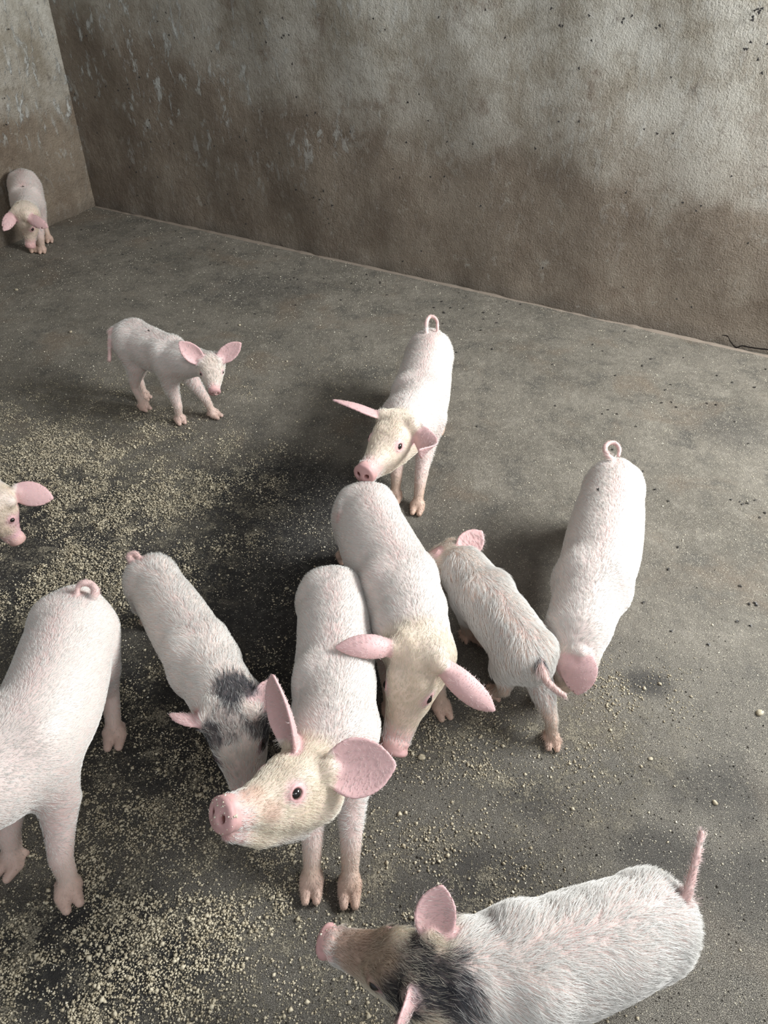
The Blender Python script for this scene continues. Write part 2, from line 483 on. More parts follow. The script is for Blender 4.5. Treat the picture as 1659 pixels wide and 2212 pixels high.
SKIN, HAIR = skin_material(), hair_material()
EYE = plain('dark_wet_eye', (0.012, 0.009, 0.008), 0.06, 0.8)
MEAL = plain('feed_meal', (0.52, 0.44, 0.30), 0.85, 0.2)

WHITE = np.array([0.71, 0.61, 0.565]); PINK = np.array([0.66, 0.41, 0.385]); CREAM = np.array([0.66, 0.54, 0.40])
EARC = np.array([0.64, 0.395, 0.395]); SNOUT = np.array([0.52, 0.31, 0.30]); TAN = np.array([0.50, 0.36, 0.24]); DARKC = np.array([0.035, 0.037, 0.045])
HWHITE = np.array([0.76, 0.745, 0.705]); HCREAM = np.array([0.76, 0.67, 0.475])


def ear_sheet(root, tip, face, W, droop, cup, nu=12, nv=9):
    """leaf-shaped curved sheet from root to tip, hollow side towards `face`"""
    root, tip = np.asarray(root, float), np.asarray(tip, float)
    ax = nrm(tip - root); L = np.linalg.norm(tip - root)
    fc = np.asarray(face, float); fc = nrm(fc - (fc @ ax) * ax); sd = np.cross(ax, fc)
    V, th = [], []
    for i in range(nu):
        u = i / (nu - 1)
        wd = W * (0.55 + 0.50 * math.sin(min(u / 0.40, 1) * math.pi / 2)) * max(0.06, 1 - max(0, (u - 0.25) / 0.75) ** 2.9) ** 0.8
        c = root + ax * L * u + fc * (-droop * math.sin(u * math.pi)) * L
        cu = cup * (1 - 0.65 * u)
        for j in range(nv):
            v = -1 + 2 * j / (nv - 1); a = v * cu
            if cu > 0.05: off = sd * math.sin(a) / cu * wd + fc * (1 - math.cos(a)) / cu * wd
            else: off = sd * v * wd
            V.append(c + off); th.append(0.0045 * (1 - 0.45 * u) * (1 - 0.35 * v * v))
    T = []
    for i in range(nu - 1):
        for j in range(nv - 1):
            a = i * nv + j; T += [(a, a + 1, a + nv), (a + 1, a + nv + 1, a + nv)]
    return np.array(V), T, np.array(th), sd


def build_pig(sp):
    s = sp.get('s', 1.0); h = sp.get('h', 0.0035); ls = sp.get('ls', 0.92 * s)
    K = np.array([[*at(x, y, z), r * 0.955] for x, y, z, r in sp['spine']])
    if sp.get('spine_w') is not None: K = np.vstack([K, np.array(sp['spine_w'])])
    tr = catmull(K, 7)
    tan = np.gradient(tr[:, :3], axis=0); tan /= np.linalg.norm(tan, axis=1)[:, None]      # points towards the head
    # -- head frame
    Cs, N = (np.array(q[:3], float) if q[-1] == 'w' else at(*q) for q in (sp['skull'], sp['nose']))
    f = nrm(N - Cs); L = np.linalg.norm(N - Cs)
    uh = np.array(sp.get('up', (0, 0, 1)), float); u = nrm(uh - (uh @ f) * f); r = np.cross(f, u)
    def hd(a, b_, c): return Cs + (f * a + u * b_ + r * c) * L
    hw = sp.get('hw', 1.0); jw = sp.get('jaw', 0.0)
    def hc(*rows): return [[*hd(a, b_, c * hw), q * L * hw] for a, b_, c, q in rows]
    # -- legs
    n_tr = len(tr); legs = []
    fwd_h = nrm([*(tr[n_tr // 2, :2] - tr[1, :2]), 0])
    fwd_f = nrm([*(tr[-1, :2] - tr[n_tr // 2, :2]), 0])
    for kind, spc in sp['legs'].items():
        hind = kind[0] == 'h'; side = 1 if kind[1] == 'r' else -1
        fw = fwd_h if hind else fwd_f; sd = np.cross(fw, [0, 0, 1]) * side
        q = tr[int((0.16 if hind else sp.get('fl', 0.80)) * (n_tr - 1))]
        top = q[:3] + sd * q[3] * 0.50 - np.array([0, 0, q[3] * 0.30])
        if spc is None: foot = top + sd * 0.0 + fw * (-0.02 if hind else 0.0); foot = np.array([foot[0], foot[1], 0])
        elif spc[-1] == 'o': foot = np.array([*(top + fw * spc[0] + sd * spc[1])[:2], 0])
        else: foot = at(spc[0], spc[1], 0)
        fdir = fw if not (spc and len(spc) > 3 and spc[-1] != 'o') else nrm([*(at(spc[2], spc[3])[:2] - foot[:2]), 0])
        lift = 0.0
        foot = foot - fdir * 0.018 * s                              # the given point is the toe tip
        hgt = top[2]; v = foot - top
        def lp(t, ff=0.0, ss=0.0): return top + v * t + fw * ff * s + sd * ss * s
        if hind:
            rows = [[*lp(0.0, 0.01), q[3] * 0.72], [*lp(0.28, 0.022), 0.046 * ls], [*lp(0.50, -0.004), 0.030 * ls], [*lp(0.66, -0.020), 0.0195 * ls], [*lp(0.84, -0.008), 0.0165 * ls], [*lp(0.925, 0.0), 0.0185 * ls]]
        else:
            rows = [[*lp(0.0, 0.0), q[3] * 0.62], [*lp(0.30, -0.012), 0.040 * ls], [*lp(0.48, -0.006), 0.028 * ls], [*lp(0.68, 0.004), 0.0215 * ls], [*lp(0.84, -0.002), 0.0175 * ls], [*lp(0.925, 0.0), 0.019 * ls]]
        legs.append((rows, foot, fdir, hind))
    # -- ears
    ears = []
    for k, e in enumerate(sp['ears']):
        sgn = -1 if e[0] == 'l' else 1
        root = hd(-0.06, 0.20, 0.23 * sgn * hw) if len(e) < 7 else at(*e[6]); tip = at(*e[1]) if e[1][-1] != 'h' else hd(*e[1][:3])
        fl_ = e[2]
        if fl_ == 'cam': fl_ = (*(CAM - root), 0)
        elif fl_ == 'away': fl_ = (*(root - CAM), 0)
        face = f * fl_[0] + u * fl_[1] + r * fl_[2] if len(fl_) == 3 else np.array(fl_[:3], float)
        ears.append(ear_sheet(root, tip, face, e[3], e[4], e[5]))
    # -- tail: offsets (back, up, side) from the rump end
    b0 = tr[0, :3]; bk = -tan[0]; bk = nrm([bk[0], bk[1], 0]); sdv = np.cross(-bk, [0, 0, 1])
    if sp['tail'] and len(sp['tail'][0]) == 4:
        tl = np.array([[*at(x, y, z), q] for x, y, z, q in sp['tail']])
    else:
        tl = np.array([[*(b0 + bk * a + np.array([0, 0, b_]) + sdv * c), q] for (a, b_, c), q in zip(sp['tail'], np.linspace(0.0085, 0.0042, len(sp['tail'])))]) if sp['tail'] else None
    # -- bounds
    pts = [tr[:, :3] - tr[:, 3:], tr[:, :3] + tr[:, 3:], np.array([hd(1.15, 0.2, 0.3), hd(1.15, -0.4, -0.3), hd(-.4, .4, .4), hd(-.3, -.4, -.4)])]
    for rows, foot, fd, _ in legs: pts.append(np.array([foot - 0.05, foot + 0.05]))
    for e in ears: pts.append(e[0])
    if tl is not None: pts.append(tl[:, :3])
    pts = np.vstack(pts); lo, hi = pts.min(0) - 0.02, pts.max(0) + 0.02; lo[2] = -0.008
    F = Field(lo, hi, h)
    F.chain(tr, 0.01)
    sag = tr.copy(); sag = sag[int(.2 * n_tr):int(.85 * n_tr)]; sag[:, 2] -= sag[:, 3] * 0.22; sag[:, 3] *= 0.90
    F.chain(sag, 0.03)
    for sg in (-1, 1):                                                                                               # shoulder blades and hips
        for fr_, up_ in ((.70, .42), (.16, .38)):
            q = tr[int(fr_ * n_tr)]; lt = np.cross(tan[int(fr_ * n_tr)], [0, 0, 1]) * sg
            c_ = q[:3] + lt * q[3] * .55 + np.array([0, 0, q[3] * up_]); F.ellipsoid(c_, (tan[int(fr_ * n_tr)], lt, np.array([0, 0, 1.0])), (q[3] * .40, q[3] * .34, q[3] * .42), 0.035)
    # neck into head
    e_ = tr[-1]; mid = (e_[:3] + hd(-0.05, -0.05, 0)) / 2
    F.chain([[*e_[:3], e_[3]], [*mid, (e_[3] + 0.30 * L * hw) / 2 * 1.02], [*hd(-0.02, -0.04, 0), 0.30 * L * hw]], 0.03)
    for rows, foot, fd, hind in legs:
        F.chain(rows, 0.028)
        q = np.array(rows[-1][:3]); sdd = np.cross(fd, [0, 0, 1])
        for sg in (-1, 1):
            c1 = q + sdd * sg * 0.0085 * s; c2 = foot + fd * 0.020 * s + sdd * sg * 0.0105 * s + np.array([0, 0, 0.0085 * s])
            c3 = foot - fd * 0.004 * s + sdd * sg * 0.010 * s + np.array([0, 0, 0.011 * s])
            F.chain([[*c1, 0.0145 * s], [*c3, 0.0125 * s], [*c2, 0.0078 * s]], 0.005)
            d1 = q - fd * 0.014 * s + sdd * sg * 0.012 * s
            F.chain([[*d1, 0.0075 * s], [*(d1 - fd * 0.006 * s + np.array([0, 0, -0.014 * s])), 0.0048 * s]], 0.005)
        c0 = foot + fd * 0.034 * s + np.array([0, 0, 0.002]); F.chain([[*c0, 0.0022 * s], [*(foot + fd * 0.004 * s + np.array([0, 0, 0.032 * s])), 0.0012 * s]], 0.003, True)
    # head
    F.chain(hc((0.0, 0.00, 0, .29), (.22, .00, 0, .255), (.45, -.03, 0, .205), (.68, -.055, 0, .165), (.90, -.045, 0, .140)), 0.015)
    for sg in (-1, 1):
        F.chain(hc((-.05, -.14, .11 * sg, .23), (.20, -.17, .10 * sg, .19), (.45, -.17, .065 * sg, .145)), 0.025)   # cheek
        F.chain(hc((.20, .14, .12 * sg, .105), (.38, .07, .115 * sg, .085)), 0.015)                                # brow
        F.chain(hc((-.10, .14, .17 * sg, .13), (-.05, .21, .24 * sg, .085)), 0.02)                                   # ear base
    F.chain(hc((.10, -.22 - jw, 0, .20), (.50, -.20 - jw, 0, .150), (.84, -.165 - jw * .4, 0, .088)), 0.012)                             # lower jaw
    # snout disc, its rim slightly proud
    F.ellipsoid(hd(.965, -.03, 0), (f, r, u), (.050 * L, .155 * L * hw, .150 * L * hw), 0.006)
    F.torus(hd(.975, -.025, 0), nrm(f + u * 0.12), .124 * L * hw, .024 * L * hw, 0.006)
    F.torus(hd(.885, -.035, 0), nrm(f + u * 0.2), .128 * L * hw, .020 * L * hw, 0.005)
    F.ellipsoid(hd(.90, .075, 0), (f, r, u), (.05 * L, .10 * L * hw, .045 * L * hw), 0.008)
    for sg in (-1, 1):
        F.ellipsoid(hd(1.02, -.02, .060 * sg * hw), (f, r, u), (.085 * L, .030 * L, .042 * L), 0.003, True)
        F.chain([[*hd(.90, -.165, .08 * sg * hw), .011 * L], [*hd(.74, -.17, .17 * sg * hw), .012 * L], [*hd(.55, -.155, .23 * sg * hw), .014 * L], [*hd(.45, -.125, .27 * sg * hw), .012 * L]], 0.004, True)
    # eyes: lids around a socket
    EY = []
    for sg in (-1, 1):
        # march from outside to find the skin so that the eye sits in it
        o_, dr = hd(.34, .085, .42 * sg * hw), -r * sg
        lo_, t = 0, 0
        for stp in range(80):
            q = o_ + dr * stp * 0.0015; gi = np.clip(np.round((q - F.lo) / F.h).astype(int), 0, F.n - 1)
            if F.d[tuple(gi)] < 0: break
        n_ = nrm(r * sg + u * 0.22 + f * 0.12); er = 0.048 * L * sp.get('eye', 1.0)
        F.ellipsoid(q, (n_, f, np.cross(n_, f)), (er * .9, er * 1.1, er * .85), 0.004, True)
        F.torus(q + n_ * er * .05, n_, er * 1.12, er * 0.30, 0.004)
        EY.append((q - n_ * er * .25, n_, er))
    for k, (V_, T_, th_, _) in enumerate(ears):
        F.sheet(V_, T_, th_ * sp.get('es', 1.0), 0.006)
        sg = -1 if sp['ears'][k][0] == 'l' else 1; c0 = V_[4]; c1 = V_[9 * 2 + 4]
        F.chain([[*hd(-.03, .12, .15 * sg * hw), .10 * L], [*c0, .062 * L], [*(c0 * .4 + c1 * .6), .03 * L]], 0.014)
    if tl is not None:
        F.chain(catmull(tl, 5), 0.008)
    z = F.lo[2] + F.h * np.arange(F.n[2]); F.d = np.maximum(F.d, (0.0012 - z)[None, None, :].astype(np.float32))
    V, Q = F.skin(); V = relax(V, Q, 2); V[:, 2] = np.maximum(V[:, 2], 0.0008)
    # ------------------------------------------------ colour of the coat, per vertex
    me = bpy.data.meshes.new('body')
    me.vertices.add(len(V)); me.vertices.foreach_set('co', V.astype(np.float32).ravel())
    me.loops.add(Q.size); me.loops.foreach_set('vertex_index', Q.astype(np.int32).ravel())
    me.polygons.add(len(Q)); me.polygons.foreach_set('loop_start', np.arange(0, Q.size, 4, dtype=np.int32)); me.polygons.foreach_set('loop_total', np.full(len(Q), 4, np.int32))
    me.update(calc_edges=True); me.polygons.foreach_set('use_smooth', np.ones(len(Q), bool)); me.validate()
    NV = np.zeros(len(V) * 3, np.float32); me.vertex_normals.foreach_get('vector', NV); NV = NV.reshape(-1, 3)
    def near(pts_, Pq):
        pts_ = np.asarray(pts_); best = np.full(len(Pq), 9.0); ix = np.zeros(len(Pq), int)
        for i, q in enumerate(pts_):
            d_ = np.linalg.norm(Pq - q, axis=1); m_ = d_ < best; best[m_] = d_[m_]; ix[m_] = i
        return best, ix
    def paint(Pq, Nq, hair):
        sd_ = sp['seed']; WH = np.array(sp.get('skin', WHITE)); n1 = fbm(Pq, 25, sd_); n2 = fbm(Pq, 80, sd_ + 5)
        base = HWHITE if hair else WH
        c = np.tile(base, (len(Pq), 1)); 
        def mixin(k, col):
            nonlocal c
            k = np.clip(k, 0, 1)[:, None]; c = c * (1 - k) + np.asarray(col) * k
        ds, ix = near(tr[:, :3], Pq); rel = Pq - tr[ix, :3]; topness = rel[:, 2] / np.maximum(tr[ix, 3], .02)
        tn = tan[ix]; lat = np.abs((rel * np.cross(tn, [0, 0, 1])).sum(1))
        if not hair:
            mixin(sstep(topness, .8, .95) * sstep(lat, .034, .002) * (ix < .7 * n_tr) * (.05 + .6 * n1), PINK)
            mixin(sstep(n1, .5, .75) * .16, PINK)
            mixin(sstep(topness, -.2, -.7) * .35, PINK)
        dh, _ = near([hd(.05, 0, 0), hd(.3, 0, 0), hd(.55, -.03, 0), hd(.8, -.04, 0), hd(.98, -.03, 0)], Pq)
        fh = ((Pq - Cs) @ f) / L
        inhead = sstep(dh, .52 * L, .38 * L)
        mixin(inhead * sp.get('cream', .7) * (.6 + .5 * n1), CREAM if not hair else HCREAM)
        mixin(sstep(dh, .60 * L, .30 * L) * sstep(fh, .62, .85), PINK * 1.08 if not hair else HWHITE)
        if not hair or True:
            mixin(inhead * sstep(fh, .90, .94), SNOUT)
            for q, n_, er in EY:
                mixin(sstep(np.linalg.norm(Pq - q, axis=1), er * 2.9, er * 1.3) * .8, (0.70, 0.40, 0.42) if not hair else HWHITE)
                if not hair: mixin(sstep(np.linalg.norm(Pq - q, axis=1), er * 1.35, er * 1.1), (0.22, 0.10, 0.09))
            for q in (1, -1):
                mixin(sstep(np.linalg.norm(Pq - hd(.97, -.025, .06 * q * hw), axis=1), .05 * L, .03 * L), (0.20, 0.07, 0.06))
        for V_, _, _, _ in ears:
            de, _ = near(V_[18:], Pq); mixin(sstep(de, .017, .009) * .85, EARC if not hair else (EARC + HWHITE) / 2)
        if tl is not None:
            dt, _ = near(tl[1:, :3], Pq); mixin(sstep(dt, .022, .010) * .6, PINK)
        z_ = Pq[:, 2]
        if not hair or True:
            mixin(sstep(z_, .13, .03) * (.35 + .7 * n1) * sp.get('dirt', .9), TAN)
            mixin(sstep(z_, .05, .02) * .5, (0.50, 0.33, 0.26))
        for q, rad, k in sp.get('dark', []):
            q = hd(*q[:3]) if q[-1] == 'h' else at(*q)
            dq = np.linalg.norm(Pq - q, axis=1) + (n1 - .5) * rad * 1.1 + (n2 - .5) * rad * .3
            kk = sstep(dq, rad * 1.1, rad * .62) * k
            if hair: kk = np.where(np.random.default_rng(5).random(len(kk)) < kk, .93, kk * .25)
            mixin(kk, DARKC if k > 0 else c)
        for q, rad, k, col_ in sp.get('patch', []):
            q = hd(*q[:3]) if q[-1] == 'h' else at(*q)
            dq = np.linalg.norm(Pq - q, axis=1) + (n1 - .5) * rad * .9
            mixin(sstep(dq, rad, rad * .5) * k, col_)
        return c * sp.get('tone', 1.0), ix, dh, inhead
    colr, ix, dh, inhead = paint(V, NV, False)
    colr *= (0.93 + 0.12 * fbm(V, 150, sp['seed']))[:, None]
    at_ = me.color_attributes.new('Col', 'FLOAT_COLOR', 'POINT')
    at_.data.foreach_set('color', np.hstack([colr, np.ones((len(V), 1))]).astype(np.float32).ravel())
    me.materials.append(SKIN)
    base = tr[n_tr // 2, :3].copy(); base[2] = 0
    root = bpy.data.objects.new('piglet', None); C.objects.link(root); root.location = base; root.empty_display_size = 0.1
    tag(root, sp['label'], 'piglet', 'piglets in the pen')
    me.transform(Matrix.Translation(Vector(-base)))
    body = bpy.data.objects.new('body', me); C.objects.link(body); body.parent = root
    # eyes
    for q, n_, er in EY:
        nu, nv = 16, 10; vs, fs = [], []
        a1 = nrm(np.cross(n_, [0, 0, 1])); a2 = np.cross(n_, a1)
        for j in range(nv + 1):
            th = math.pi * j / nv
            for i in range(nu):
                ph = 2 * math.pi * i / nu
                vs.append(q - base + er * 1.02 * (n_ * math.cos(th) + (a1 * math.cos(ph) + a2 * math.sin(ph)) * math.sin(th)))
        for j in range(nv):
            for i in range(nu): fs.append((j * nu + i, j * nu + (i + 1) % nu, (j + 1) * nu + (i + 1) % nu, (j + 1) * nu + i))
        o = mesh_obj('eye', vs, fs, EYE, root, True); o['label'] = 'dark glossy eye'
    # ------------------------------------------------ bristles
    nh = sp.get('hairs', 30000); hl = sp.get('hl', 0.013)
    Pq = V[Q]; ar = np.linalg.norm(np.cross(Pq[:, 1] - Pq[:, 0], Pq[:, 3] - Pq[:, 0]), axis=1)
    g_ = np.random.default_rng(sp['seed'])
    fi = g_.choice(len(Q), nh, p=ar / ar.sum()); a = g_.random((nh, 1)); b_ = g_.random((nh, 1))
    Pr = (Pq[fi, 0] * (1 - a) + Pq[fi, 1] * a) * (1 - b_) + (Pq[fi, 3] * (1 - a) + Pq[fi, 2] * a) * b_
    Nr = NV[Q[fi, 0]]
    keep = (np.abs(Nr).sum(1) > .1) & (Pr[:, 2] > 0.012)
    fh = ((Pr - Cs) @ f) / L; dN, _ = near([hd(.97, -.03, 0), hd(1.02, -.03, 0)], Pr); keep &= dN > .17 * L * hw
    for q, n_, er in EY: keep &= np.linalg.norm(Pr - q, axis=1) > er * 1.6
    # only the sides a viewer near the photograph's stand could see
    view = CAM - Pr; view /= np.linalg.norm(view, axis=1)[:, None]
    keep &= (Nr * view).sum(1) > -0.45
    Pr, Nr, fh = Pr[keep], Nr[keep], fh[keep]; nh = len(Pr)
    hc_, ix, dh, inh = paint(Pr, Nr, True)
    flow = -tan[ix].copy(); rel = Pr - tr[ix, :3]
    lat = np.cross(tan[ix], [0, 0, 1]); ls = np.clip((rel * lat).sum(1) / .03, -1, 1)[:, None]
    flow += lat * ls * .45 * np.clip(rel[:, 2:] / .05, 0, 1) + np.array([0, 0, -.55])
    flow = flow * (1 - inh[:, None]) + (-f[None, :] + np.array([0, 0, -.1])) * inh[:, None]
    legm = sstep(Pr[:, 2], .13, .08)[:, None]; flow = flow * (1 - legm) + np.array([0, 0, -1.0]) * legm
    wv = np.stack([fbm(Pr, 38, sp['seed'] + k, 2) - .5 for k in (20, 30, 40)], 1)
    cl = np.stack([vnoise(Pr, 210, sp['seed'] + k) - .5 for k in (50, 60, 70)], 1)
    flow = flow + wv * 1.3 * sp.get('shag', .5) + cl * 0.8 * sp.get('shag', .5) + g_.normal(0, .14, (nh, 3))
    flow -= (flow * Nr).sum(1)[:, None] * Nr; flow /= np.linalg.norm(flow, axis=1)[:, None] + 1e-6
    ln = hl * (0.6 + 0.7 * g_.random(nh)) * (1 - .25 * inh); ln *= 1 - .5 * legm[:, 0]
    on_ear = np.zeros(nh)
    for V_, _, _, _ in ears:
        de, _ = near(V_[18:], Pr); on_ear = np.maximum(on_ear, sstep(de, .016, .008))
    ln *= 1 - .45 * on_ear
    if tl is not None:
        dt, _ = near(catmull(tl, 4)[6:, :3], Pr); ln *= 1 - .6 * sstep(dt, .016, .010)
    drop = g_.random(nh) > on_ear * .72
    if sp.get('noface'): pass
    Pr, Nr, flow, ln, hc_, inh = Pr[drop], Nr[drop], flow[drop], ln[drop], hc_[drop], inh[drop]; nh = len(Pr)
    d0 = flow + Nr * (.32 + .15 * g_.random((nh, 1)))
    d0 /= np.linalg.norm(d0, axis=1)[:, None]; d1 = flow + Nr * .14; d2 = flow - Nr * .06
    X = np.stack([Pr - Nr * .0008, Pr + d0 * ln[:, None] * .33, Pr + d0 * ln[:, None] * .33 + d1 * ln[:, None] * .34, Pr + d0 * ln[:, None] * .33 + d1 * ln[:, None] * .34 + d2 * ln[:, None] * .33], 1)
    cv = bpy.data.hair_curves.new('fur'); cv.add_curves([4] * nh)
    cv.attributes['position'].data.foreach_set('vector', (X - base).astype(np.float32).ravel())
    rad = np.tile(np.array([.00023, .00021, .00015, .00005]) * sp.get('hr', 1.0), nh).astype(np.float32)
    ra = cv.attributes.get('radius') or cv.attributes.new('radius', 'FLOAT', 'POINT'); ra.data.foreach_set('value', rad)
    ca = cv.attributes.new('Col', 'FLOAT_COLOR', 'CURVE')
    hc_ = np.clip(hc_ * (.86 + .22 * g_.random((nh, 1))), 0, 1)
    ca.data.foreach_set('color', np.hstack([hc_, np.ones((nh, 1))]).astype(np.float32).ravel())
    cv.materials.append(HAIR)
    fo = bpy.data.objects.new('fur', cv); C.objects.link(fo); fo.parent = root; fo['kind'] = 'stuff'
    return root, dict(V=V, N=NV, hd=hd, L=L, tr=tr)

